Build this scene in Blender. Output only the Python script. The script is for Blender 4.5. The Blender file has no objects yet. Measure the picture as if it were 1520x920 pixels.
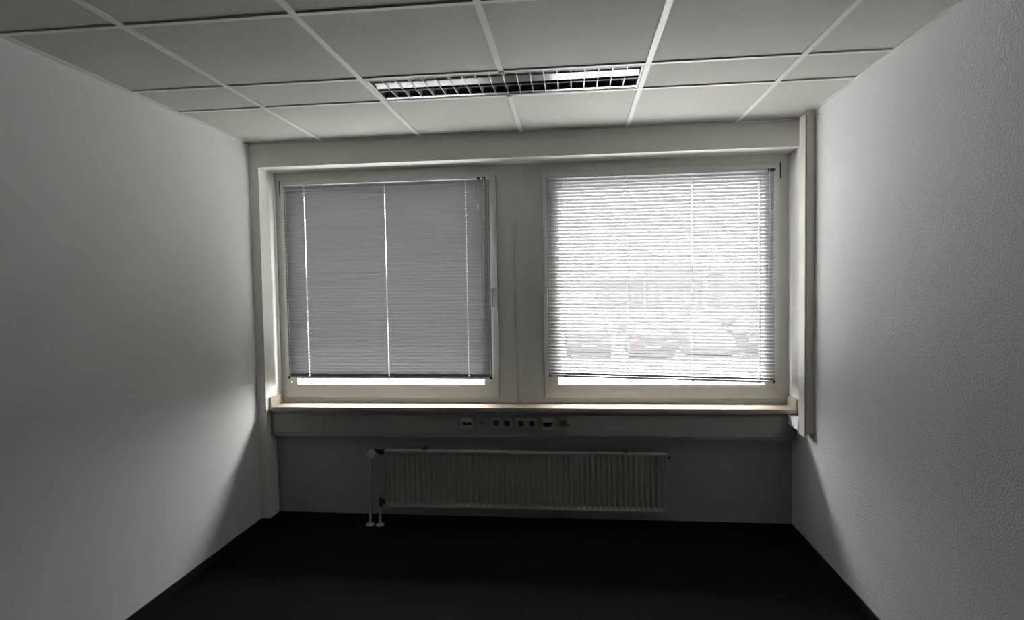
import bpy, bmesh, math, random
from mathutils import Vector, Matrix
random.seed(7)
S = bpy.context.scene
COL = S.collection

# ------------------------------------------------------------------ camera
F_PX, YAW, PITCH, ROLL = 871.893, -0.1047, -0.0401, -0.0168
cam_d = bpy.data.cameras.new('camera'); cam = bpy.data.objects.new('camera', cam_d); COL.objects.link(cam)
cam_d.sensor_width = 36.0; cam_d.lens = F_PX / 1520 * 36.0; cam_d.clip_start = 0.05; cam_d.clip_end = 500
fw = Vector((math.sin(YAW) * math.cos(PITCH), math.cos(YAW) * math.cos(PITCH), math.sin(PITCH)))
rt = Vector((math.cos(YAW), -math.sin(YAW), 0)); up = rt.cross(fw)
c_, s_ = math.cos(ROLL), math.sin(ROLL)
r2 = c_ * rt + s_ * up; u2 = -s_ * rt + c_ * up
M = Matrix((r2, u2, -fw)).transposed().to_4x4(); M.translation = Vector((2.0341, -3.5653, 1.4761))
cam.matrix_world = M
S.camera = cam

# ------------------------------------------------------------------ light and exposure
S.view_settings.view_transform = 'Standard'; S.view_settings.look = 'None'
S.view_settings.exposure = 0.0; S.view_settings.gamma = 1.0
S.view_settings.use_curve_mapping = False
SKY = 104.0
W = bpy.data.worlds.new('overcast_sky'); S.world = W; W.use_nodes = True
nt = W.node_tree; nt.nodes.clear()
tc = nt.nodes.new('ShaderNodeTexCoord'); sx = nt.nodes.new('ShaderNodeSeparateXYZ')
mr = nt.nodes.new('ShaderNodeMapRange'); mr.inputs['From Min'].default_value = 0.0; mr.inputs['From Max'].default_value = 1.0
mr.inputs['To Min'].default_value = 0.22; mr.inputs['To Max'].default_value = 1.0
bg = nt.nodes.new('ShaderNodeBackground'); wo = nt.nodes.new('ShaderNodeOutputWorld')
mu = nt.nodes.new('ShaderNodeMath'); mu.operation = 'MULTIPLY'; mu.inputs[1].default_value = SKY
nt.links.new(tc.outputs['Generated'], sx.inputs[0]); nt.links.new(sx.outputs['Z'], mr.inputs['Value'])
nt.links.new(mr.outputs[0], mu.inputs[0]); nt.links.new(mu.outputs[0], bg.inputs['Strength'])
bg.inputs['Color'].default_value = (1.0, 0.995, 0.985, 1); nt.links.new(bg.outputs[0], wo.inputs[0])
for nm, x0, x1 in (('window_portal', 0.187, 1.454), ('window_portal', 1.935, 3.199)):
    ld = bpy.data.lights.new(nm, 'AREA'); ld.shape = 'RECTANGLE'; ld.size = x1 - x0; ld.size_y = 1.27
    ld.cycles.is_portal = True
    lo = bpy.data.objects.new(nm, ld); COL.objects.link(lo)
    lo.location = ((x0 + x1) / 2, 0.40, 1.485); lo.rotation_euler = (-math.pi / 2, 0, 0)
S.cycles.max_bounces = 14; S.cycles.diffuse_bounces = 10; S.cycles.glossy_bounces = 6
S.cycles.transparent_max_bounces = 16; S.cycles.transmission_bounces = 8
S.cycles.use_denoising = True
S.cycles.sample_clamp_indirect = 6.0

# ------------------------------------------------------------------ materials
def mat(name, col, rough=0.6, metal=0.0, bump=0.0, bscale=200.0, spec=0.5, bdist=0.002, var=0.0, detail=3.0):
    m = bpy.data.materials.new(name); m.use_nodes = True; n = m.node_tree
    b = n.nodes['Principled BSDF']
    b.inputs['Base Color'].default_value = (*col, 1); b.inputs['Roughness'].default_value = rough
    b.inputs['Metallic'].default_value = metal; b.inputs['Specular IOR Level'].default_value = spec
    t = n.nodes.new('ShaderNodeTexCoord')
    if bump:
        nz = n.nodes.new('ShaderNodeTexNoise'); nz.inputs['Scale'].default_value = bscale; nz.inputs['Detail'].default_value = detail
        bp = n.nodes.new('ShaderNodeBump'); bp.inputs['Strength'].default_value = bump; bp.inputs['Distance'].default_value = bdist
        n.links.new(t.outputs['Object'], nz.inputs['Vector']); n.links.new(nz.outputs['Fac'], bp.inputs['Height'])
        n.links.new(bp.outputs[0], b.inputs['Normal'])
    if var:
        n2 = n.nodes.new('ShaderNodeTexNoise'); n2.inputs['Scale'].default_value = 3.0; n2.inputs['Detail'].default_value = 4
        cr = n.nodes.new('ShaderNodeMapRange'); cr.inputs['To Min'].default_value = 1 - var; cr.inputs['To Max'].default_value = 1 + var
        mx = n.nodes.new('ShaderNodeMix'); mx.data_type = 'RGBA'; mx.blend_type = 'MULTIPLY'; mx.inputs[0].default_value = 1
        mx.inputs[6].default_value = (*col, 1)
        n.links.new(t.outputs['Object'], n2.inputs['Vector']); n.links.new(n2.outputs['Fac'], cr.inputs['Value'])
        n.links.new(cr.outputs[0], mx.inputs[7]); n.links.new(mx.outputs[2], b.inputs['Base Color'])
    return m

def tile_mat():
    m = mat('mineral_fibre', (0.50, 0.50, 0.47), 0.9, bump=0.5, bscale=260, bdist=0.002)
    n = m.node_tree; b = n.nodes['Principled BSDF']
    t = n.nodes.new('ShaderNodeTexCoord'); v = n.nodes.new('ShaderNodeTexVoronoi'); v.inputs['Scale'].default_value = 130
    r = n.nodes.new('ShaderNodeValToRGB'); r.color_ramp.elements[0].position = 0.10; r.color_ramp.elements[0].color = (0.60, 0.60, 0.57, 1)
    r.color_ramp.elements[1].position = 0.22; r.color_ramp.elements[1].color = (0.385, 0.385, 0.355, 1)
    n.links.new(t.outputs['Object'], v.inputs['Vector']); n.links.new(v.outputs['Distance'], r.inputs[0]); n.links.new(r.outputs[0], b.inputs['Base Color'])
    return m

def wood_mat():
    m = mat('sill_laminate', (0.62, 0.52, 0.40), 0.45)
    n = m.node_tree; b = n.nodes['Principled BSDF']
    t = n.nodes.new('ShaderNodeTexCoord'); mp = n.nodes.new('ShaderNodeMapping'); mp.inputs['Scale'].default_value = (3, 40, 40)
    z = n.nodes.new('ShaderNodeTexNoise'); z.inputs['Scale'].default_value = 4; z.inputs['Detail'].default_value = 8
    r = n.nodes.new('ShaderNodeValToRGB'); r.color_ramp.elements[0].position = 0.3; r.color_ramp.elements[0].color = (0.29, 0.24, 0.19, 1)
    r.color_ramp.elements[1].position = 0.65; r.color_ramp.elements[1].color = (0.43, 0.38, 0.315, 1)
    n.links.new(t.outputs['Object'], mp.inputs[0]); n.links.new(mp.outputs[0], z.inputs['Vector']); n.links.new(z.outputs['Fac'], r.inputs[0])
    n.links.new(r.outputs[0], b.inputs['Base Color'])
    return m

def glass_mat():
    m = bpy.data.materials.new('clear_pane'); m.use_nodes = True; n = m.node_tree; n.nodes.clear()
    o = n.nodes.new('ShaderNodeOutputMaterial'); tr = n.nodes.new('ShaderNodeBsdfTransparent'); gl = n.nodes.new('ShaderNodeBsdfGlossy')
    tr.inputs[0].default_value = (0.96, 0.96, 0.96, 1); gl.inputs['Roughness'].default_value = 0.02
    mx = n.nodes.new('ShaderNodeMixShader'); mx.inputs[0].default_value = 0.05
    n.links.new(tr.outputs[0], mx.inputs[1]); n.links.new(gl.outputs[0], mx.inputs[2]); n.links.new(mx.outputs[0], o.inputs[0])
    return m

def slat_mat(name, col):
    m = bpy.data.materials.new(name); m.use_nodes = True; n = m.node_tree
    b = n.nodes['Principled BSDF']; b.inputs['Base Color'].default_value = (*col, 1); b.inputs['Roughness'].default_value = 0.4
    return m

MT = dict(
    wall=mat('white_woodchip_paint', (0.70, 0.70, 0.68), 0.85, bump=0.25, bscale=140, bdist=0.003),
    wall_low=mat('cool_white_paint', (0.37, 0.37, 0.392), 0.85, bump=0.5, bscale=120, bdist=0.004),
    wall_r=mat('white_roughcast_paint', (0.72, 0.718, 0.72), 0.85, bump=0.7, bscale=120, bdist=0.005),
    pillar=mat('white_plaster', (0.82, 0.82, 0.775), 0.85, bump=0.3, bscale=60, bdist=0.003),
    tile=tile_mat(), grid=mat('white_grid_enamel', (0.58, 0.58, 0.555), 0.4),
    carpet=mat('black_carpet', (0.004, 0.004, 0.0043), 0.95, bump=0.8, bscale=500, spec=0.1, var=0.5),
    skirt=mat('black_skirting', (0.010, 0.010, 0.011), 0.8, spec=0.2),
    pvc=mat('window_pvc', (0.68, 0.68, 0.64), 0.4), pvc_out=mat('white_outer_pvc', (0.85, 0.85, 0.84), 0.4),
    dark=mat('dark_gap', (0.03, 0.03, 0.03), 0.7), glass=glass_mat(), slat=slat_mat('slat_enamel', (0.345, 0.348, 0.353)), slat_shaded=slat_mat('shaded_slat_enamel', (0.285, 0.285, 0.292)),  # second slat enamel: darker copy, shade of the shut left blind put into its colour
    rail=mat('blind_rail', (0.60, 0.60, 0.60), 0.4), cord=mat('blind_cord', (0.72, 0.72, 0.72), 0.7),
    clear=mat('clear_plastic', (0.70, 0.70, 0.70), 0.2), sill=wood_mat(), sill_core=mat('sill_edge', (0.30, 0.22, 0.16), 0.7, var=0.3),
    steel_d=mat('dark_bracket_metal', (0.10, 0.10, 0.09), 0.5, 0.3),
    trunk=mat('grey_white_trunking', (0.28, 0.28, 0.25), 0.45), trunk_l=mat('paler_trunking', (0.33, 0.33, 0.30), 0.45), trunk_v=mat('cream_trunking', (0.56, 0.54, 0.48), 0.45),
    sock=mat('socket_plastic', (0.38, 0.38, 0.355), 0.35), sock_l=mat('label_window', (0.55, 0.55, 0.53), 0.3),
    hole=mat('socket_shadow', (0.05, 0.05, 0.05), 0.5), blk=mat('black_plastic', (0.015, 0.015, 0.015), 0.4),
    yel=mat('yellow_insert', (0.20, 0.155, 0.085), 0.4), brass=mat('earth_clip', (0.15, 0.145, 0.14), 0.3, 0.8),
    rad=mat('radiator_enamel', (0.40, 0.40, 0.355), 0.35), knob=mat('thermostat_plastic', (0.36, 0.355, 0.33), 0.4), red=mat('red_mark', (0.5, 0.08, 0.06), 0.5),
    metal=mat('louvre_aluminium', (0.26, 0.265, 0.27), 0.25, 1.0), metal_d=mat('satin_louvre', (0.62, 0.62, 0.63), 0.35, 0.9),
    asphalt=mat('grey_asphalt', (0.19, 0.19, 0.19), 0.9, bump=0.3, bscale=30, var=0.25),
    carglass=mat('car_window', (0.02, 0.025, 0.03), 0.08), tyre=mat('tyre', (0.02, 0.02, 0.02), 0.8), tail=mat('red_lamp', (0.6, 0.02, 0.03), 0.2),
    hdl=mat('head_lamp', (0.8, 0.8, 0.8), 0.1), steel=mat('hinge_metal', (0.45, 0.44, 0.42), 0.35, 0.6),
)

# ------------------------------------------------------------------ mesh helpers
class MB:
    def __init__(s): s.v = []; s.f = []; s.mi = []; s.m = 0
    def quadbox(s, x0, x1, y0, y1, z0, z1, bev=0.0):
        if bev <= 0:
            i = len(s.v)
            s.v += [(x, y, z) for z in (z0, z1) for y in (y0, y1) for x in (x0, x1)]
            for f in ((0, 2, 3, 1), (4, 5, 7, 6), (0, 1, 5, 4), (2, 6, 7, 3), (0, 4, 6, 2), (1, 3, 7, 5)):
                s.f.append(tuple(i + k for k in f)); s.mi.append(s.m)
        else:
            bm = bmesh.new(); bmesh.ops.create_cube(bm, size=1)
            for v in bm.verts: v.co = Vector(((x0 + x1) / 2 + v.co.x * (x1 - x0), (y0 + y1) / 2 + v.co.y * (y1 - y0), (z0 + z1) / 2 + v.co.z * (z1 - z0)))
            bmesh.ops.bevel(bm, geom=bm.edges[:], offset=bev, segments=2, profile=0.5, affect='EDGES')
            s.add(bm); bm.free()
        return s
    def add(s, bm, mtx=None):
        i = len(s.v); bm.verts.index_update()
        for v in bm.verts: s.v.append(tuple(mtx @ v.co if mtx else v.co))
        for f in bm.faces: s.f.append(tuple(i + v.index for v in f.verts)); s.mi.append(s.m)
    def tube(s, pts, r, seg=8, caps=True):
        pts = [Vector(p) for p in pts]; i = len(s.v); n = len(pts)
        rs = r if isinstance(r, (list, tuple)) else [r] * n
        for k, p in enumerate(pts):
            d = (pts[min(k + 1, n - 1)] - pts[max(k - 1, 0)]).normalized()
            a = Vector((0, 0, 1)) if abs(d.z) < 0.9 else Vector((1, 0, 0))
            e1 = d.cross(a).normalized(); e2 = d.cross(e1)
            for j in range(seg):
                t = 2 * math.pi * j / seg; s.v.append(tuple(p + rs[k] * (math.cos(t) * e1 + math.sin(t) * e2)))
        for k in range(n - 1):
            for j in range(seg):
                a = i + k * seg + j; b = i + k * seg + (j + 1) % seg
                s.f.append((a, b, b + seg, a + seg)); s.mi.append(s.m)
        if caps:
            s.f.append(tuple(i + j for j in range(seg - 1, -1, -1))); s.mi.append(s.m)
            s.f.append(tuple(i + (n - 1) * seg + j for j in range(seg))); s.mi.append(s.m)
        return s
    def prism(s, poly, axis, a, b):
        """poly: 2-D outline in the two other axes (order x,y,z without axis); extruded from a to b"""
        i = len(s.v); n = len(poly)
        for t in (a, b):
            for p, q in poly:
                s.v.append((t, p, q) if axis == 0 else (p, t, q) if axis == 1 else (p, q, t))
        s.f.append(tuple(i + k for k in range(n))); s.mi.append(s.m)
        s.f.append(tuple(i + n + k for k in range(n - 1, -1, -1))); s.mi.append(s.m)
        for k in range(n):
            l = (k + 1) % n; s.f.append((i + k, i + n + k, i + n + l, i + l)); s.mi.append(s.m)
        return s
    def frame(s, x0, x1, z0, z1, y0, y1, wl, wr, wb, wt, bev=0.0):
        s.quadbox(x0, x0 + wl, y0, y1, z0, z1, bev); s.quadbox(x1 - wr, x1, y0, y1, z0, z1, bev)
        s.quadbox(x0 + wl, x1 - wr, y0, y1, z0, z0 + wb, bev); s.quadbox(x0 + wl, x1 - wr, y0, y1, z1 - wt, z1, bev); return s
    def mitre(s, x0, x1, z0, z1, y0, y1, wl, wr, wb, wt, e=0.0025):
        a, c, d, f = x0 + wl, x1 - wr, z0 + wb, z1 - wt     # inner opening; outer front arris chamfered by e
        o = [(x0, z0), (x1, z0), (x1, z1), (x0, z1)]; o2 = [(x0 + e, z0 + e), (x1 - e, z0 + e), (x1 - e, z1 - e), (x0 + e, z1 - e)]; q = [(a, d), (c, d), (c, f), (a, f)]
        i = len(s.v)
        for ring, y in ((o, y1), (o, y0 + e), (o2, y0), (q, y0), (q, y1)): s.v += [(x, y, z) for x, z in ring]
        for r in range(5):
            for k in range(4):
                l = (k + 1) % 4; s.f.append((i + r * 4 + k, i + r * 4 + l, i + (r + 1) % 5 * 4 + l, i + (r + 1) % 5 * 4 + k)); s.mi.append(s.m)
        return s
    def mesh(s, name, mats, smooth=False):
        me = bpy.data.meshes.new(name); me.from_pydata(s.v, [], s.f)
        for m in (mats if isinstance(mats, list) else [mats]): me.materials.append(m)
        me.polygons.foreach_set('material_index', s.mi)
        bm = bmesh.new(); bm.from_mesh(me); bmesh.ops.recalc_face_normals(bm, faces=bm.faces); bm.to_mesh(me); bm.free()
        if smooth:
            me.polygons.foreach_set('use_smooth', [True] * len(me.polygons)); me.set_sharp_from_angle(angle=math.radians(40))
        return me
    def build(s, name, mats, parent=None, origin=None, smooth=False):
        if parent is None and origin is None:
            xs, ys, zs = zip(*s.v); origin = ((min(xs) + max(xs)) / 2, (min(ys) + max(ys)) / 2, min(zs))
        off = Vector(origin) if origin else Vector((0, 0, 0))
        if parent is not None: off = wloc(parent) if origin is None else Vector(origin)
        s.v = [tuple(Vector(p) - off) for p in s.v]
        o = bpy.data.objects.new(name, s.mesh(name, mats, smooth)); COL.objects.link(o)
        if parent is not None: o.parent = parent; o.location = off - wloc(parent)
        else: o.location = off
        return o

def wloc(o):
    v = Vector((0, 0, 0))
    while o is not None: v += o.location; o = o.parent
    return v
def box(x0, x1, y0, y1, z0, z1, bev=0.0): return MB().quadbox(x0, x1, y0, y1, z0, z1, bev)
def struct(o): o['kind'] = 'structure'; return o
def tag(o, label, cat, group=None):
    o['label'] = label; o['category'] = cat
    if group: o['group'] = group
    return o
def empty(name, loc):
    o = bpy.data.objects.new(name, None); COL.objects.link(o); o.location = loc; o.empty_display_size = 0.05; return o
def clone(o, parent=None):
    c = o.copy(); COL.objects.link(c); c.parent = parent
    for ch in list(o.children): clone(ch, c)
    return c

# ------------------------------------------------------------------ room shell
RW, H, FZ, YB, YO = 3.344, 2.4003, -0.046, -6.6, 0.40      # right wall, ceiling, floor, rear wall, outer face
PX, D, HB, SZ = 0.059, 0.1222, 2.2539, 0.69
struct(box(-0.12, RW + 0.12, YB - 0.12, YO, FZ - 0.1, FZ).build('floor', MT['carpet']))
struct(box(-0.12, 0, YB, YO, FZ, 2.6).build('wall_left', MT['wall']))
struct(box(RW, RW + 0.12, YB, YO, FZ, 2.6).build('wall_right', MT['wall_r']))
struct(box(-0.12, RW + 0.12, YB - 0.12, YB, FZ, 2.6).build('wall_rear', MT['wall']))
b = MB()
b.quadbox(0, RW, 0, YO, HB, 2.6); b.quadbox(0, PX, 0, YO, FZ, HB)
struct(b.build('wall_window', MT['pillar']))
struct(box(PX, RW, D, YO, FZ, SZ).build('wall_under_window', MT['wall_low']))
# dark carpet skirting
for nm, a in (('baseboard_left', (0, 0.008, YB, 0, FZ, 0)), ('baseboard_right', (RW - 0.008, RW, YB, D, FZ, 0)),
              ('baseboard_window', (PX, RW - 0.008, D - 0.008, D, FZ, 0)), ('baseboard_pillar', (0.008, PX + 0.008, -0.008, 0, FZ, 0)),
              ('baseboard_return', (PX, PX + 0.008, 0, D - 0.008, FZ, 0))):
    struct(box(*a).build(nm, MT['skirt']))

# ceiling: tiles on an enamelled grid
XL = [0.4845 + 0.625 * k for k in range(5)]
YL = [-0.6864, -1.0071] + [-1.0071 - 0.625 * k for k in range(1, 9)]
BW, DROP = 0.012, 0.007
LX0, LX1, LY0, LY1 = XL[1] + BW, XL[3] - BW, YL[1] + BW, YL[0] - BW    # opening of the lamp
xs = [0] + XL + [RW]; ys = [YB] + YL[::-1] + [0]
ceil = empty('ceiling', (RW / 2, -2, H)); struct(ceil)
b = MB()
for i in range(len(xs) - 1):
    for j in range(len(ys) - 1):
        if abs(ys[j] - YL[1]) < 1e-6 and i in (2, 3): continue
        b.quadbox(xs[i] + 0.002, xs[i + 1] - 0.002, ys[j] + 0.002, ys[j + 1] - 0.002, H + DROP, H + DROP + 0.016)
b.build('ceiling_tiles', MT['tile'], ceil)
b = MB()
for x in XL:
    if x == XL[2]:
        b.quadbox(x - BW, x + BW, YB, YL[1] - BW, H, H + 0.03); b.quadbox(x - BW, x + BW, YL[0] + BW, 0, H, H + 0.03)
    else: b.quadbox(x - BW, x + BW, YB, 0, H, H + 0.03)
for y in YL:
    seg = [0] + XL + [RW]
    for i in range(len(seg) - 1):
        b.quadbox(seg[i] + (BW if i else 0), seg[i + 1] - (BW if i < len(seg) - 2 else 0), y - BW * 0.8, y + BW * 0.8, H + 0.0008, H + 0.03)
b.quadbox(0, 0.020, YB, 0, H - 0.001, H + 0.03); b.quadbox(RW - 0.020, RW, YB, 0, H - 0.001, H + 0.03)
b.quadbox(0.020, RW - 0.020, -0.026, -0.003, H - 0.001, H + 0.03)
b.build('ceiling_grid', MT['grid'], ceil)
box(-0.12, RW + 0.12, YB, YO, 2.6, 2.66).build('ceiling_slab', MT['pillar'], ceil)

# ------------------------------------------------------------------ windows
ZT, ZB = 2.1925, 0.757
FY = 0.195                    # face of the fixed frames
def window(name, fx0, fx1, s0, s1, g0, g1, hinge_left):
    w = struct(empty(name, ((s0 + s1) / 2, 0.25, SZ)))
    b = MB(); b.frame(fx0, fx1, SZ, HB, FY, 0.27, s0 - fx0 + 0.012, fx1 - s1 + 0.012, ZB - SZ + 0.012, HB - ZT + 0.012)
    b.frame(fx0, fx1, SZ, HB, 0.265, 0.32, s0 - fx0 + 0.045, fx1 - s1 + 0.045, 0.852 - SZ, HB - 2.11)    # outer rebate, seen through the pane
    ff = b.build('fixed_frame', MT['pvc'], w)
    b = MB(); b.mitre(s0, s1, ZB, ZT, 0.181, 0.205, g0 - s0, s1 - g1, 0.842 - ZB, ZT - 2.115)
    b.frame(s0 + 0.010, s1 - 0.010, ZB + 0.010, ZT - 0.010, 0.204, 0.250, g0 - s0 - 0.010, s1 - g1 - 0.010, 0.842 - ZB - 0.010, ZT - 2.115 - 0.010)
    b.frame(g0 - 0.014, g1 + 0.014, 0.828, 2.129, 0.178, 0.182, 0.0022, 0.0022, 0.0022, 0.0022)          # glazing-bead line
    sh = b.build('sash', MT['pvc'], w)
    b = MB(); b.frame(g0 - 0.004, g1 + 0.004, 0.838, 2.119, 0.2505, 0.262, 0.012, 0.012, 0.016, 0.012)
    b.build('outer_bead', MT['pvc_out'], sh)
    b = MB(); b.frame(g0 + 0.0085, g1 - 0.0085, 0.8545, 2.1065, 0.240, 0.246, 0.002, 0.002, 0.002, 0.002)
    b.build('gasket', MT['blk'], sh)
    b = MB(); b.frame(s0 - 0.0016, s1 + 0.0016, ZB - 0.0016, ZT + 0.0016, 0.1925, 0.1948, 0.003, 0.003, 0.003, 0.003)
    b.build('seal_shadow', MT['dark'], sh)  # dark strip for the gasket line and the shadow in the gap around the sash
    box(g0, g1, 0.2470, 0.2500, 0.842, 2.115).build('pane', MT['glass'], sh)
    hx = s0 - 0.0055 if hinge_left else s1 + 0.0055
    b = MB(); b.tube([(hx, 0.184, 0.765), (hx, 0.184, 0.775)], 0.0065, 10); b.tube([(hx, 0.184, 0.777), (hx, 0.184, 0.835)], 0.0058, 10)
    b.build('hinge', MT['pvc'], w, smooth=True)
    sgn = -1 if hinge_left else 1
    b = MB(); b.quadbox(min(hx, hx + sgn * 0.009), max(hx, hx + sgn * 0.009), 0.186, 0.194, 2.100, 2.199); b.m = 1
    b.quadbox(hx - sgn * 0.003 - 0.0015, hx - sgn * 0.003 + 0.0015, 0.177, 0.194, 2.104, 2.198)
    b.build('hinge', [MT['pvc'], MT['dark']], w)
    cx = s1 - 0.020 if hinge_left else s0 + 0.022
    b = MB(); b.quadbox(cx - 0.014, cx + 0.014, 0.170, 0.1815, 1.405, 1.475, 0.004)
    hd = b.build('handle_plate', MT['pvc'], w)
    lx = cx - 0.004 if hinge_left else cx
    b = MB(); b.tube([(lx, 0.176, 1.458), (lx, 0.140, 1.460), (lx, 0.130, 1.455), (lx, 0.1275, 1.440), (lx, 0.127, 1.40), (lx, 0.130, 1.350)],
                     [0.010, 0.010, 0.0105, 0.010, 0.0095, 0.008], 12)
    b.build('lever', MT['pvc'], hd, smooth=True)
    return w
window('window_1', PX, 1.6925, 0.106, 1.548, 0.187, 1.454, True)
window('window_2', 1.6925, RW, 1.8425, 3.2905, 1.935, 3.199, False)
b = MB(); b.quadbox(1.672, 1.713, FY - 0.009, FY, SZ + 0.03, 2.235, 0.0015); b.quadbox(1.655, 1.6565, FY - 0.001, FY, SZ + 0.03, 2.235)
struct(b.build('trim_1', MT['pvc']))
struct(box(PX, PX + 0.008, 0.172, FY, SZ + 0.03, HB, 0.001).build('trim_2', MT['pvc_out']))
struct(box(0.0, RW, 0.32, 0.46, 0.775, 0.80).build('trim_3', MT['pvc_out']))                 # outer sill

# window sill
sl = empty('window_sill', (RW / 2, 0.1, SZ))
b = MB(); b.quadbox(PX + 0.002, RW - 0.002, 0.031, FY, 0.700, 0.7215, 0.0015); b.build('sill_board', MT['sill'], sl)
b = MB(); b.quadbox(PX + 0.003, RW - 0.003, 0.030, FY - 0.002, 0.6935, 0.7005); b.build('sill_core', MT['sill_core'], sl)
for nm, x0, x1 in (('end_upstand', PX + 0.002, PX + 0.018), ('end_upstand', RW - 0.014, RW - 0.001)):
    box(x0, x1, 0.034, FY - 0.022, 0.7215, 0.782, 0.002).build(nm, MT['sill'], sl)
tag(sl, 'long beige wood-grain window sill under both windows with upstands at its ends', 'window sill')

# ------------------------------------------------------------------ venetian blinds
def slat_mesh(name, length, holes, m, w=0.025, crown=0.0032, th=0.0004):
    us = [-w / 2, -0.0068, 0.0, 0.0068, w / 2]
    xs = [0, length]
    for hx, hw in holes: xs += [hx - hw / 2, hx + hw / 2]
    xs = sorted(xs); hs = [(hx - hw / 2 - 1e-6, hx + hw / 2 + 1e-6) for hx, hw in holes]
    def zz(u): return crown * (1 - (2 * u / w) ** 2)
    cells = set()
    for i in range(len(xs) - 1):
        mid = (xs[i] + xs[i + 1]) / 2; hole = any(a < mid < c for a, c in hs)
        for j in range(4):
            if hole and j in (1, 2): continue
            cells.add((i, j))
    b = MB(); idx = {}
    def vid(i, j, k):
        if (i, j, k) not in idx: idx[(i, j, k)] = len(b.v); b.v.append((xs[i], us[j], zz(us[j]) + (th if k else 0)))
        return idx[(i, j, k)]
    for i, j in cells:
        b.f.append((vid(i, j, 1), vid(i + 1, j, 1), vid(i + 1, j + 1, 1), vid(i, j + 1, 1)))
        b.f.append((vid(i, j, 0), vid(i, j + 1, 0), vid(i + 1, j + 1, 0), vid(i + 1, j, 0)))
        for di, dj, p, q in ((-1, 0, (i, j), (i, j + 1)), (1, 0, (i + 1, j + 1), (i + 1, j)), (0, -1, (i + 1, j), (i, j)), (0, 1, (i, j + 1), (i + 1, j + 1))):
            if (i + di, j + dj) not in cells: b.f.append((vid(*p, 0), vid(*q, 0), vid(*q, 1), vid(*p, 1)))
    b.mi = [0] * len(b.f)
    return b.mesh(name, m, smooth=True)

def blind(x0, x1, zt, zb_l, zb_r, tilt, cords, n, yc, head, label, hole_w=0.0034, sm=None):
    sm = sm or MT['slat']
    t = empty('venetian_blind', ((x0 + x1) / 2, yc, zb_l)); L = x1 - x0
    o0 = wloc(t)
    me = slat_mesh('slat', L, [(c - x0, hole_w) for c in cords] + [(0.010, 0.0028), (L - 0.010, 0.0028)], sm)
    for i in range(n):
        f = (i + 0.6) / n
        zl = zt + (zb_l - zt) * f; zr = zt + (zb_r - zt) * f
        o = bpy.data.objects.new('slat', me); COL.objects.link(o); o.parent = t
        o.location = Vector((x0, yc, zl)) - o0
        tt = tilt + random.uniform(-1.2, 1.2)
        o.rotation_euler = (-math.radians(tt), math.asin((zl - zr) / L), 0)
    b = MB(); hx0, hx1, hz0, hz1, hy0, hy1 = head
    b.quadbox(hx0, hx1, hy0, hy1, hz0, hz1, 0.0012)
    hr = b.build('headrail', MT['rail'], t)
    b = MB(); dz = zb_r - zb_l
    b.prism([(yc - 0.011, zb_l - 0.012), (yc + 0.011, zb_l - 0.012), (yc + 0.013, zb_l - 0.008), (yc + 0.013, zb_l - 0.001), (yc - 0.013, zb_l - 0.001), (yc - 0.013, zb_l - 0.008)], 0, x0, x1)
    b.v = [(x, y, z + dz * (x - x0) / L) for x, y, z in b.v]
    br = b.build('bottom_rail', MT['rail'], t)
    for ex in (x0 + 0.006, x1 - 0.006):
        b = MB(); z = zb_l + dz * (ex - x0) / L
        b.quadbox(ex - 0.006, ex + 0.006, yc - 0.0145, yc + 0.0145, z - 0.014, z + 0.001, 0.001); b.build('end_cap', MT['dark'], br)
    hw = 0.0125 * math.cos(math.radians(tilt)) + 0.0012
    for c in cords:
        zb = zb_l + dz * (c - x0) / L
        b = MB()
        for y in (yc - hw, yc + hw): b.tube([(c, y, hz0 + 0.004), (c, y, zb)], 0.0007, 5)
        b.tube([(c, yc, hz0 + 0.004), (c, yc, zb)], 0.0006, 5)
        lc = b.build('ladder_cord', MT['cord'], t)
        b = MB(); b.quadbox(c - 0.006, c + 0.006, yc - 0.0145, yc + 0.0145, zb - 0.0145, zb - 0.011, 0.001); b.build('cord_button', MT['dark'], lc)
    for e in (x0 + 0.010, x1 - 0.010):
        zb = zb_l + dz * (e - x0) / L
        b = MB(); b.tube([(e, yc, hz0 + 0.004), (e, yc, zb - 0.035)], 0.0008, 5)
        gc = b.build('guide_cord', MT['cord'], t)
        b = MB(); b.quadbox(e - 0.003, e + 0.003, yc, yc + 0.025, zb - 0.045, zb - 0.035, 0.001); b.build('cord_clip', MT['steel'], gc)
    return tag(t, label, 'blind')

bl = blind(0.142, 1.509, 2.160, 0.903, 0.897, 66.0, (0.283, 0.827, 1.357), 60, 0.154, (0.142, 1.505, 2.163, 2.188, 0.142, 0.1795), 'left of the two white venetian blinds, slats tilted almost shut, looking dark grey', 0.0024, MT['slat_shaded'])
def tassel(b, x, y, z0, r=0.005, h=0.03): b.tube([(x, y, z0), (x, y, z0 - h * 0.35), (x, y, z0 - h)], [r * 0.35, r * 0.8, r], 8)
b = MB(); b.tube([(1.442, 0.134, 2.160), (1.440, 0.131, 2.008)], 0.0012, 6); tassel(b, 1.440, 0.131, 2.012, 0.006, 0.047)
b.build('pull_cord', MT['cord'], bl, smooth=True)
b = MB(); b.tube([(1.480, 0.134, 2.165), (1.470, 0.130, 1.5), (1.459, 0.130, 0.985)], 0.0026, 6); b.build('tilt_wand', MT['clear'], bl)
for x in (1.444, 1.480):
    b = MB(); b.quadbox(x - 0.009, x + 0.009, 0.134, 0.145, 2.153, 2.170, 0.002); b.build('cord_lock', MT['blk'], bl)
br_ = blind(1.874, 3.252, 2.150, 0.912, 0.872, 45.0, (1.981, 2.370, 2.762, 3.160), 59, 0.156, (1.872, 3.247, 2.147, 2.160, 0.142, 0.1795), 'right of the two white venetian blinds, slats half open, bottom rail sagging right', 0.0012)
b = MB()
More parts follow.
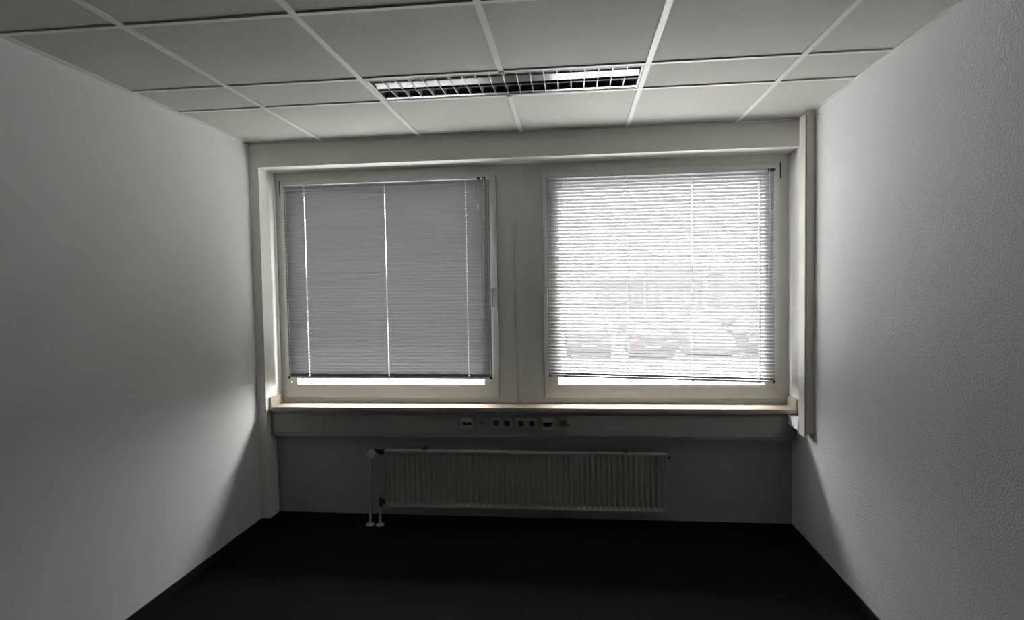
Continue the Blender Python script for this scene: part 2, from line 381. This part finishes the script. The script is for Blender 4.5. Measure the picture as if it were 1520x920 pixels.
b.tube([(3.215, 0.133, 2.150), (3.207, 0.134, 1.395)], 0.0016, 6); tassel(b, 3.207, 0.134, 1.40, 0.006, 0.045)
b.tube([(3.222, 0.133, 2.150), (3.212, 0.134, 1.42)], 0.0014, 6)
b.build('lift_cord', MT['cord'], br_, smooth=True)
b = MB()
b.tube([(3.242, 0.133, 2.148), (3.239, 0.133, 1.415)], 0.0016, 6); tassel(b, 3.236, 0.132, 1.42, 0.005, 0.045); tassel(b, 3.244, 0.133, 1.425, 0.005, 0.045)
b.build('tilt_cord', MT['cord'], br_, smooth=True)
b = MB(); b.quadbox(3.205, 3.250, 0.134, 0.1415, 2.140, 2.156, 0.001); b.build('cord_lock', MT['blk'], br_)

# ------------------------------------------------------------------ cable trunking under the sill
TY = 0.055
tr = empty('cable_trunking', (1.7, TY + 0.03, 0.53))
b = MB()
b.quadbox(PX + 0.004, 3.338, TY + 0.004, D - 0.001, 0.530, 0.690)
b.quadbox(PX + 0.004, 3.338, TY, TY + 0.005, 0.677, 0.690, 0.0008); b.quadbox(PX + 0.004, 3.338, TY - 0.004, TY + 0.005, 0.531, 0.548, 0.0015)
b.build('trunking_body', MT['trunk'], tr)
box(PX + 0.005, 0.4165, TY, TY + 0.004, 0.5505, 0.6745, 0.0006).build('cover_panel', MT['trunk'], tr)
box(0.4205, 1.3045, TY, TY + 0.004, 0.5505, 0.6745, 0.0006).build('cover_panel', MT['trunk'], tr)
for a, c in ((1.3075, 1.409), (1.411, 1.497), (1.499, 1.651), (1.653, 1.812), (1.814, 1.926), (1.928, 1.990)):
    box(a, c, TY + 0.001, TY + 0.004, 0.5505, 0.6745, 0.0006).build('device_panel', MT['trunk'], tr)
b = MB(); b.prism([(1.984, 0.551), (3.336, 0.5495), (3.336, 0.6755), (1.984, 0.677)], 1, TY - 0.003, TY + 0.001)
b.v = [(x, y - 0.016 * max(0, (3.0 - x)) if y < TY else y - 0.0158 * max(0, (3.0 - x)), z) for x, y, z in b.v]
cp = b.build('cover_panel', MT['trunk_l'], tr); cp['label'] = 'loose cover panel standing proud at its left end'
box(1.9895, 1.998, TY - 0.0215, TY - 0.0175, 0.612, 0.622).build('retaining_clip', MT['blk'], cp)
box(3.338, RW - 0.001, TY + 0.002, TY + 0.03, 0.56, 0.64).build('end_gap', MT['blk'], tr)
tag(tr, 'long grey-white wall cable trunking below the window sill with flat cover panels', 'cable trunking')

def data_outlet(x0, x1, z0, z1, lab, two=True):
    t = empty('data_outlet', ((x0 + x1) / 2, TY, z0)); Y = TY + 0.001
    cx = (x0 + x1) / 2; w = x1 - x0; a = cx - 0.030; c = cx + 0.030
    b = MB(); b.frame(x0, x1, z0, z1, Y - 0.009, Y, 0.010, 0.010, 0.010, 0.008, 0.0015); b.build('frame', MT['sock'], t)
    b = MB(); b.quadbox(x0 + 0.009, x1 - 0.009, Y - 0.007, Y, z0 + 0.009, z1 - 0.007); b.m = 1
    for q in ((cx, z0 + 0.017), (cx, z1 - 0.013)): b.tube([(q[0], Y - 0.0118, q[1]), (q[0], Y - 0.007, q[1])], 0.0018, 8)
    b.build('centre_plate', [MT['sock'], MT['dark']], t)
    for u, v in ((a + 0.001, cx - 0.001), (cx + 0.001, c - 0.001)):
        box(u, v, Y - 0.0105, Y - 0.006, z1 - 0.030, z1 - 0.011, 0.001).build('label_window', MT['sock_l'], t)
    if two:
        for u, v in ((a + 0.003, cx - 0.002), (cx + 0.002, c - 0.003)):
            box(u, v, Y - 0.0085, Y - 0.006, z1 - 0.049, z1 - 0.031).build('port', MT['blk'], t)
    else:
        b = MB(); b.prism([(a, z1 - 0.031), (c, z1 - 0.031), (c, z1 - 0.045), (c - 0.012, z1 - 0.058), (a + 0.012, z1 - 0.058), (a, z1 - 0.045)], 1, Y - 0.0095, Y - 0.006)
        b.build('port', MT['blk'], t)
    return tag(t, lab, 'data outlet')
data_outlet(1.317, 1.398, 0.583, 0.660, 'square data outlet with two ports at the left end of the socket row')
data_outlet(1.825, 1.906, 0.583, 0.662, 'square data outlet with one wide black port, right of the sockets', False)

def double_socket(x0, x1, z0, z1, lab):
    t = empty('double_socket', ((x0 + x1) / 2, TY, z0)); Y = TY + 0.001; m = (x0 + x1) / 2
    for a, c in ((x0, m - 0.0008), (m + 0.0008, x1)):
        cx, cz, r = (a + c) / 2, (z0 + z1) / 2 - 0.001, 0.0195
        b = MB(); n = 24; Yf = Y - 0.008
        i0 = len(b.v)
        outer = [(a, z0), (c, z0), (c, z1), (a, z1)]
        # plate with a round well: ring of quads between square outline and circle
        sq = []
        for k in range(n):
            th = 2 * math.pi * k / n; dx, dz = math.cos(th), math.sin(th)
            sc = min((c - a) / 2 / abs(dx) if abs(dx) > 1e-6 else 9, (z1 - z0) / 2 / abs(dz) if abs(dz) > 1e-6 else 9)
            sq.append(((a + c) / 2 + dx * sc, (z0 + z1) / 2 + dz * sc))
        for k in range(n): b.v.append((sq[k][0], Y, sq[k][1]))
        for k in range(n): b.v.append((sq[k][0], Yf, sq[k][1]))
        for k in range(n): b.v.append((cx + r * math.cos(2 * math.pi * k / n), Yf, cz + r * math.sin(2 * math.pi * k / n)))
        for k in range(n):
            l = (k + 1) % n
            b.f.append((k, l, n + l, n + k)); b.f.append((n + k, n + l, 2 * n + l, 2 * n + k))
        b.mi = [0] * len(b.f)
        fp = b.build('face_plate', MT['sock'], t)
        b = MB(); b.tube([(cx, Yf, cz), (cx, Y - 0.0005, cz)], [r, r - 0.001], n, caps=False)
        k = len(b.v); b.f.append(tuple(range(n, 2 * n))); b.mi.append(0)
        b.build('socket_well', MT['hole'], fp)
        b = MB(); b.quadbox(cx - 0.003, cx + 0.003, Y - 0.0065, Y - 0.001, cz + r - 0.005, cz + r); b.quadbox(cx - 0.003, cx + 0.003, Y - 0.0065, Y - 0.001, cz - r, cz - r + 0.005)
        for s in (-1, 1): b.tube([(cx + s * 0.0095, Y - 0.003, cz), (cx + s * 0.0095, Y - 0.001, cz)], 0.0024, 8)
        b.build('earth_clip', MT['brass'], fp)
    b = MB(); b.tube([(m, Y - 0.0045, z1 + 0.013), (m, Y, z1 + 0.013)], 0.003, 8); b.build('screw', MT['dark'], t)
    return tag(t, lab, 'socket')
double_socket(1.509, 1.644, 0.597, 0.651, 'left one of the two double power sockets on the trunking, beside the small grey insert')
double_socket(1.664, 1.800, 0.596, 0.650, 'right one of the two double power sockets on the trunking, nearer the yellow insert')

def insert(x0, x1, z0, z1, m, lab):
    t = empty('connector_insert', ((x0 + x1) / 2, TY, z0)); Y = TY + 0.001
    box(x0, x1, Y - 0.004, Y, z0, z1, 0.001).build('insert_plate', m, t)
    cx = (x0 + x1) / 2; cz = (z0 + z1) / 2 + 0.001
    b = MB()
    for k, h in ((-1, 0.007), (0, 0.010), (1, 0.007)): b.quadbox(cx + k * 0.0095 - 0.0026, cx + k * 0.0095 + 0.0026, Y - 0.005, Y - 0.0035, cz - h, cz + h - 0.001)
    b.build('slot', MT['blk'], t)
    return tag(t, lab, 'socket')
insert(1.432, 1.480, 0.600, 0.651, MT['trunk'], 'small grey three-slot connector insert beside the two-port data outlet')
insert(1.934, 1.983, 0.605, 0.648, MT['yel'], 'small yellowish three-slot connector insert beside the loose trunking cover')

# vertical duct in the right corner and its link to the horizontal trunking
vd = empty('vertical_cable_duct', (3.318, -0.165, 0.618))
b = MB(); b.quadbox(3.296, RW - 0.001, -0.200, -0.120, 0.636, 2.372, 0.001)
b.quadbox(3.291, 3.298, -0.206, -0.121, 0.617, 2.378, 0.001)
b.build('duct_body', MT['trunk_v'], vd)
box(3.3005, RW - 0.002, -0.207, -0.199, 0.636, 2.378, 0.001).build('duct_cover', MT['trunk_v'], vd)
box(3.2975, 3.3005, -0.204, -0.199, 0.625, 2.378).build('cover_joint', MT['dark'], vd)
b = MB(); b.tube([(3.305, -0.175, 0.632), (3.335, -0.160, 0.630)], 0.006, 8); b.build('duct_end', MT['trunk_v'], vd)
b = MB(); b.prism([(-0.119, 0.634), (TY - 0.001, 0.634), (TY - 0.001, 0.688), (-0.119, 0.688)], 0, 3.288, RW - 0.001); b.build('duct_link', MT['pvc_out'], vd)
tag(vd, 'tall cream vertical cable duct in the right corner, running from sill height to the ceiling', 'cable duct')

# ------------------------------------------------------------------ radiator
ra = empty('radiator', (1.705, 0.055, 0.075))
X0, X1, RZ0, RZ1, RY = 0.824, 2.588, 0.088, 0.450, 0.022
b = MB(); n = 53; p = (X1 - X0 - 0.012) / n; xa = X0 + 0.006
zs = [RZ0 + 0.006, RZ0 + 0.026, RZ1 - 0.034, RZ1 - 0.013]
for k in range(n):
    x = xa + k * p; m = x + p / 2
    vy, ry = RY + 0.0145, RY + 0.0005
    cols = []
    for z, e in zip(zs, (1, 0, 0, 1)):
        hb, ht = (0.0012, 0.0006) if e else (0.0085, 0.0035)
        yv = ry + 0.001 if (e and z == zs[0]) else vy
        cols.append([(x, yv, z), (m - hb, yv, z), (m - ht, ry, z), (m + ht, ry, z), (m + hb, yv, z), (x + p, yv, z)])
    i = len(b.v)
    for c in cols: b.v += c
    for a in range(3):
        for j in range(5): b.f.append((i + a * 6 + j, i + a * 6 + j + 1, i + a * 6 + j + 7, i + a * 6 + j + 6)); b.mi.append(0)
me_o = b.build('front_panel', MT['rad'], ra)
b = MB(); b.quadbox(X0, X1, RY - 0.001, RY + 0.016, RZ1 - 0.0145, RZ1, 0.003); b.quadbox(X0, X1, RY + 0.002, RY + 0.016, RZ0 - 0.006, RZ0 + 0.0065, 0.003)
b.quadbox(X0, X0 + 0.008, RY, RY + 0.016, RZ0, RZ1 - 0.008, 0.002); b.quadbox(X1 - 0.008, X1, RY, RY + 0.016, RZ0, RZ1 - 0.008, 0.002)
b.quadbox(X0, X1, RY + 0.0155, RY + 0.019, RZ0, RZ1 - 0.004)
b.build('panel_rim', MT['rad'], ra)
b = MB(); b.quadbox(X0, X1, 0.074, 0.088, RZ0 - 0.004, RZ1 - 0.008, 0.003); b.build('rear_panel', MT['rad'], ra)
b = MB()
for k in range(100):
    x = X0 + 0.02 + k * (X1 - X0 - 0.04) / 99; b.quadbox(x, x + 0.0008, RY + 0.018, 0.074, RZ0 + 0.03, RZ1 - 0.03)
b.build('convector_fins', MT['rad'], ra)
for x in (1.078, 2.345):
    b = MB(); b.quadbox(x - 0.012, x + 0.012, 0.088, D - 0.001, 0.30, 0.44); b.quadbox(x - 0.010, x + 0.010, RY + 0.02, D - 0.004, RZ1 - 0.002, RZ1 + 0.005, 0.002)
    b.tube([(x, RY + 0.012, RZ1 - 0.002), (x, RY + 0.012, RZ1 + 0.007)], 0.006, 8)
    b.build('bracket', MT['steel_d'], ra)
b = MB(); b.tube([(X1, 0.045, 0.420), (X1 + 0.014, 0.045, 0.420)], 0.008, 6); b.tube([(X1 + 0.014, 0.045, 0.420), (X1 + 0.022, 0.045, 0.420)], 0.004, 6); b.build('vent_plug', MT['blk'], ra)
# valve, thermostat, pipes
VX, VZ, PY = 0.742, 0.432, 0.050
v = MB(); v.tube([(X0, PY, VZ - 0.001), (0.812, PY, VZ)], 0.011, 8); v.tube([(0.812, PY, VZ), (0.785, PY, VZ + 0.001)], 0.017, 6)
v.tube([(0.785, PY, VZ + 0.001), (0.755, PY, VZ + 0.006), (VX, PY, VZ)], [0.011, 0.013, 0.013], 10); v.tube([(VX, PY, VZ), (VX - 0.004, PY - 0.012, VZ)], 0.015, 10)
vb = v.build('valve_body', MT['blk'], ra, smooth=True)
th = MB(); dv = Vector((-0.10, -0.97, -0.22)).normalized(); o_ = Vector((VX + 0.004, PY - 0.012, VZ - 0.001))
th.tube([o_ + dv * t for t in (0.0, 0.010, 0.012, 0.045, 0.052, 0.056)], [0.016, 0.018, 0.027, 0.025, 0.021, 0.012], 20)
tk = th.build('thermostat_head', MT['knob'], vb, smooth=True)
rb = MB()
e1 = dv.cross(Vector((0, 0, 1))).normalized(); e2 = dv.cross(e1)
for k in range(16):
    a = 2 * math.pi * k / 16; q = math.cos(a) * e1 + math.sin(a) * e2
    rb.tube([o_ + dv * 0.016 + q * 0.0265, o_ + dv * 0.043 + q * 0.025], 0.0022, 5)
rb.build('grip_ribs', MT['knob'], vb, smooth=True)
mk = MB(); c0 = o_ + dv * 0.0540 + Vector((0, 0, 0.012)); mk.tube([c0, c0 + dv * 0.002], 0.003, 8); mk.build('dial_mark', MT['red'], vb)
pp = MB(); pp.tube([(VX - 0.006, PY, VZ + 0.002), (VX - 0.016, PY, VZ - 0.006), (VX - 0.021, PY, VZ - 0.03), (0.7245, PY, 0.30), (0.711, PY, FZ + 0.006)], 0.0088, 12)
p1 = pp.build('supply_pipe', MT['rad'], ra, smooth=True)
def rosette(x, par):
    b = MB(); b.tube([(x, PY, FZ), (x, PY, FZ + 0.004), (x, PY, FZ + 0.012), (x, PY, FZ + 0.015)], [0.027, 0.027, 0.020, 0.0095], 20); b.build('floor_rosette', MT['rad'], par, smooth=True)
rosette(0.711, p1)
lv = MB(); lv.tube([(0.785, PY, 0.132), (0.784, PY, 0.120), (0.784, PY, 0.088), (0.784, PY, 0.082)], [0.010, 0.0125, 0.0125, 0.015], 10)
lv.tube([(0.784, PY, 0.107), (0.802, PY, 0.107), (0.804, PY, 0.107), (0.818, PY, 0.107), (X0, PY, 0.107)], [0.009, 0.009, 0.0145, 0.0145, 0.009], 8)
lv.build('return_valve', MT['blk'], ra, smooth=True)
pp = MB(); pp.tube([(0.783, PY, 0.084), (0.776, PY, FZ + 0.006)], 0.0088, 12); p2 = pp.build('return_pipe', MT['rad'], ra, smooth=True)
rosette(0.776, p2)
tag(ra, 'white ribbed panel radiator on the wall below the sill, with valve and two floor pipes', 'radiator')

# ------------------------------------------------------------------ recessed louvre light
li = empty('ceiling_light', ((LX0 + LX1) / 2, (LY0 + LY1) / 2, H))
a, c, y0, y1 = LX0 + 0.002, LX1 - 0.002, LY0 + 0.002, LY1 - 0.002
b = MB(); b.quadbox(a, c, y0, y1, H + 0.078, H + 0.082); b.quadbox(a, a + 0.002, y0, y1, H + 0.006, H + 0.078); b.quadbox(c - 0.002, c, y0, y1, H + 0.006, H + 0.078)
b.quadbox(a, c, y0, y0 + 0.002, H + 0.006, H + 0.078); b.quadbox(a, c, y1 - 0.002, y1, H + 0.006, H + 0.078)
b.build('housing', MT['metal_d'], li)
b = MB(); b.frame(a, c, 0, 0, 0, 0, 0, 0, 0, 0) if False else None
fr = 0.010
b.quadbox(a, c, y0, y0 + fr * 0.5, H + 0.001, H + 0.007); b.quadbox(a, c, y1 - fr * 0.5, y1, H + 0.001, H + 0.007)
b.quadbox(a, a + fr, y0 + fr * 0.5, y1 - fr * 0.5, H + 0.001, H + 0.007); b.quadbox(c - fr, c, y0 + fr * 0.5, y1 - fr * 0.5, H + 0.001, H + 0.007)
b.build('light_frame', MT['grid'], li)
ym = (y0 + y1) / 2; ya, yb = y0 + fr, y1 - fr
FLAT = [(0, 0.0022), (0.004, 0.007), (0.030, 0.010), (0.055, 0.0118), (0.070, 0.0120)]
STEEP = [(0, 0.002), (0.004, 0.0045), (0.022, 0.006), (0.030, 0.020), (0.040, 0.042)]
def refl(rim, pr, sgn, nm):
    """curved mirror strip from its lower rim up towards the lamp, wall thickness 1 mm"""
    pts = [(rim - sgn * d, H + h) for d, h in pr]; th = [(q, z + 0.0012) for q, z in pts[::-1]]
    b = MB(); b.prism(pts + th, 0, a + fr, c - fr); return b.build(nm, MT['metal'], li, smooth=True)
refl(ym - 0.003, FLAT, 1, 'reflector'); refl(yb, STEEP, 1, 'reflector'); refl(ya, STEEP, -1, 'reflector'); refl(ym + 0.003, STEEP, -1, 'reflector')
NB = 20; xs_ = [a + fr + (c - a - 2 * fr) * k / NB for k in range(1, NB)]
for k, x in enumerate(xs_):
    b = MB()
    for q0, q1 in ((ya, ym - 0.003), (ym + 0.003, yb)):
        w = q1 - q0; i = len(b.v)
        prof = [(0.0, 0.003), (0.15, 0.016), (0.5, 0.020), (0.85, 0.016), (1.0, 0.003)]
        for u, z in prof:
            for dx, zz in ((-0.0045, 0.036), (-0.0012, 0.0), (0.0012, 0.0), (0.0045, 0.036)):
                zt_ = 0.006 + (zz if zz else 0) if zz else 0.003
                yy = q0 + u * w
                if zz: yy = q0 + w * (0.5 + (u - 0.5) * 0.50)
                b.v.append((x + dx, yy, H + zt_))
        for j in range(4):
            for m_ in range(3):
                q = i + j * 4 + m_; b.f.append((q, q + 1, q + 5, q + 4)); b.mi.append(0)
        b.f.append((i, i + 1, i + 2, i + 3)); b.mi.append(0); b.f.append((i + 16, i + 17, i + 18, i + 19)); b.mi.append(0)
    b.build('louvre_blade', MT['metal_d'], li)
for q in ((ya + ym) / 2, (yb + ym) / 2):
    b = MB(); b.tube([(a + 0.03, q, H + 0.058), (c - 0.03, q, H + 0.058)], 0.008, 12); b.build('fluorescent_tube', MT['sock'], li, smooth=True)
tag(li, 'long recessed ceiling light with two rows of shiny metal louvres, switched off', 'ceiling light')

# ------------------------------------------------------------------ outside: car park and buildings
GZ = -1.5
struct(box(-60, 70, YO + 0.2, 140, GZ - 0.2, GZ).build('ground', MT['asphalt']))
def car(x, y, rz, col, label, h=1.48, rear=True, w=1.78, L=4.3):
    t = empty('parked_car', (x, y, GZ)); t.rotation_euler = (0, 0, rz)
    paint = mat('car_paint', col, 0.6, 0.0, spec=0.05)
    def mk(name, b, m, par=t, sm=False):
        o = bpy.data.objects.new(name, b.mesh(name, m, sm)); COL.objects.link(o); o.parent = par; return o
    # body side profile (y along the car, tail at -y)
    low = [(-L / 2, 0.35), (-L / 2 + 0.05, 0.82), (-L / 2 + 0.12, 0.95), (L / 2 - 1.05, 0.93), (L / 2 - 0.12, 0.74), (L / 2, 0.55), (L / 2 - 0.02, 0.28), (-L / 2 + 0.05, 0.26)]
    b = MB(); b.prism(low, 0, -w / 2, w / 2); mk('body', b, paint)
    b = MB(); i = len(b.v)
    cab = [(-L / 2 + 0.14, 0.94, w / 2 - 0.06), (-L / 2 + 0.50, h - 0.05, w / 2 - 0.26), (-L / 2 + 0.85, h, w / 2 - 0.28), (0.30, h - 0.03, w / 2 - 0.27), (L / 2 - 1.15, 0.94, w / 2 - 0.06)]
    for yy, zz, hw in cab: b.v += [(-hw, yy, zz), (hw, yy, zz)]
    n = len(cab)
    for k in range(n - 1): b.f.append((2 * k, 2 * k + 1, 2 * k + 3, 2 * k + 2)); b.mi.append(0)
    b.f.append(tuple(2 * k for k in range(n))); b.f.append(tuple(2 * k + 1 for k in range(n))); b.mi += [0, 0]
    mk('cabin', b, paint)
    def quad(nm, p, m):
        b = MB(); cc = sum((Vector(q) for q in p), Vector()) / 4; nrm = (Vector(p[1]) - Vector(p[0])).cross(Vector(p[3]) - Vector(p[0])).normalized()
        if nrm.dot(cc - Vector((0, 0, 0.9))) < 0: nrm = -nrm
        ps = [cc + (Vector(q) - cc) * 0.88 for q in p]
        b.v = [tuple(q + nrm * 0.012) for q in ps] + [tuple(q - nrm * 0.01) for q in ps]
        b.f = [(0, 1, 2, 3), (7, 6, 5, 4)] + [(k, (k + 1) % 4, 4 + (k + 1) % 4, 4 + k) for k in range(4)]; b.mi = [0] * 6
        mk(nm, b, m)
    P = lambda k, s: (s * cab[k][2], cab[k][0], cab[k][1])
    quad('rear_window', [P(0, -1), P(0, 1), P(1, 1), P(1, -1)], MT['carglass']); quad('windscreen', [P(4, -1), P(4, 1), P(3, 1), P(3, -1)], MT['carglass'])
    for s in (-1, 1): quad('side_window', [P(0, s), P(1, s), P(3, s), P(4, s)], MT['carglass'])
    for s in (-1, 1):
        for yy in (-L / 2 + 0.75, L / 2 - 0.80):
            b = MB(); b.tube([(s * (w / 2 - 0.20), yy, 0.31), (s * (w / 2 + 0.01), yy, 0.31)], 0.31, 18); mk('wheel', b, MT['tyre'], sm=True)
        b = MB(); b.quadbox(min(s * (w / 2 - 0.32), s * (w / 2 - 0.02)), max(s * (w / 2 - 0.32), s * (w / 2 - 0.02)), -L / 2 - 0.01, -L / 2 + 0.10, 0.66, 0.84, 0.01); mk('tail_light', b, MT['tail'])
        b = MB(); b.quadbox(min(s * (w / 2 - 0.38), s * (w / 2 - 0.04)), max(s * (w / 2 - 0.38), s * (w / 2 - 0.04)), L / 2 - 0.10, L / 2 + 0.005, 0.54, 0.68, 0.01); mk('headlight', b, MT['hdl'])
    b = MB(); b.quadbox(-0.26, 0.26, -L / 2 - 0.02, -L / 2 + 0.06, 0.50, 0.61, 0.004); mk('number_plate', b, MT['hdl'])
    return tag(t, label, 'car', 'parked cars outside')
car(2.56, 22.0, 0.03, (0.009, 0.010, 0.012), 'dark grey car parked outside, leftmost in the nearer row seen through the right blind')
car(5.15, 22.0, -0.02, (0.005, 0.0055, 0.0065), 'near-black car parked outside in the nearer row, behind the middle of the right blind')
car(7.45, 22.2, math.pi, (0.022, 0.023, 0.025), 'grey car facing the window, parked outside in the nearer row, second from its right end')
car(9.60, 22.0, 0.02, (0.006, 0.007, 0.010), 'blue-grey car parked outside, rightmost in the nearer row')
car(5.4, 32.0, 0.0, (0.014, 0.014, 0.015), 'charcoal car parked outside, leftmost in the farther row')
car(7.9, 32.0, math.pi, (0.003, 0.003, 0.0035), 'black high-roofed car parked outside in the farther row', 1.75)
car(10.3, 32.0, 0.0, (0.007, 0.0075, 0.008), 'dark grey car parked outside in the farther row, left of the red car')
car(12.6, 32.0, 0.0, (0.05, 0.004, 0.005), 'dark red car parked outside, rightmost in the farther row')

def building(x0, x1, y0, y1, h, m, rows, cols, label, roof=0.0):
    t = empty('distant_building', ((x0 + x1) / 2, (y0 + y1) / 2, GZ))
    b = MB(); b.quadbox(x0, x1, y0, y1, GZ, GZ + h)
    if roof: b.prism([(y0 - 0.3, GZ + h), (y1 + 0.3, GZ + h), ((y0 + y1) / 2, GZ + h + roof)], 0, x0 - 0.3, x1 + 0.3)
    b.build('facade', m, t)
    for r in range(rows):
        for k in range(cols):
            w = (x1 - x0) / cols; cx = x0 + w * (k + 0.5); z = GZ + 0.9 + r * (h / rows); ww = min(1.3, w * 0.55); hh = min(1.3, h / rows * 0.5)
            f = box(cx - ww / 2, cx + ww / 2, y0 - 0.03, y0 + 0.02, z, z + hh).build('window', MT['hdl'], t)
            box(cx - ww / 2 + 0.08, cx + ww / 2 - 0.08, y0 - 0.04, y0 - 0.02, z + 0.08, z + hh - 0.08).build('pane', MT['carglass'], f)
    return tag(t, label, 'building')
building(10.6, 15.6, 60, 68, 5.0, mat('dark_cladding', (0.003, 0.0032, 0.004), 0.7, var=0.2), 1, 2, 'low dark grey building beyond the parked cars')
building(17.6, 23.0, 60, 67, 4.1, mat('red_brick', (0.022, 0.012, 0.008), 0.85, bump=0.3, bscale=20, var=0.2), 2, 4, 'low brick building with a pitched roof beyond the parked cars', 0.9)
building(5.0, 10.2, 66, 76, 4.0, mat('pale_render', (0.014, 0.016, 0.019), 0.8, var=0.1), 1, 3, 'low pale blue-grey building beyond the parked cars')
building(-24.0, -4.0, 50, 62, 4.2, mat('beige_render', (0.06, 0.055, 0.05), 0.8, var=0.1), 1, 8, 'wide low beige building across the car park, behind the left window')
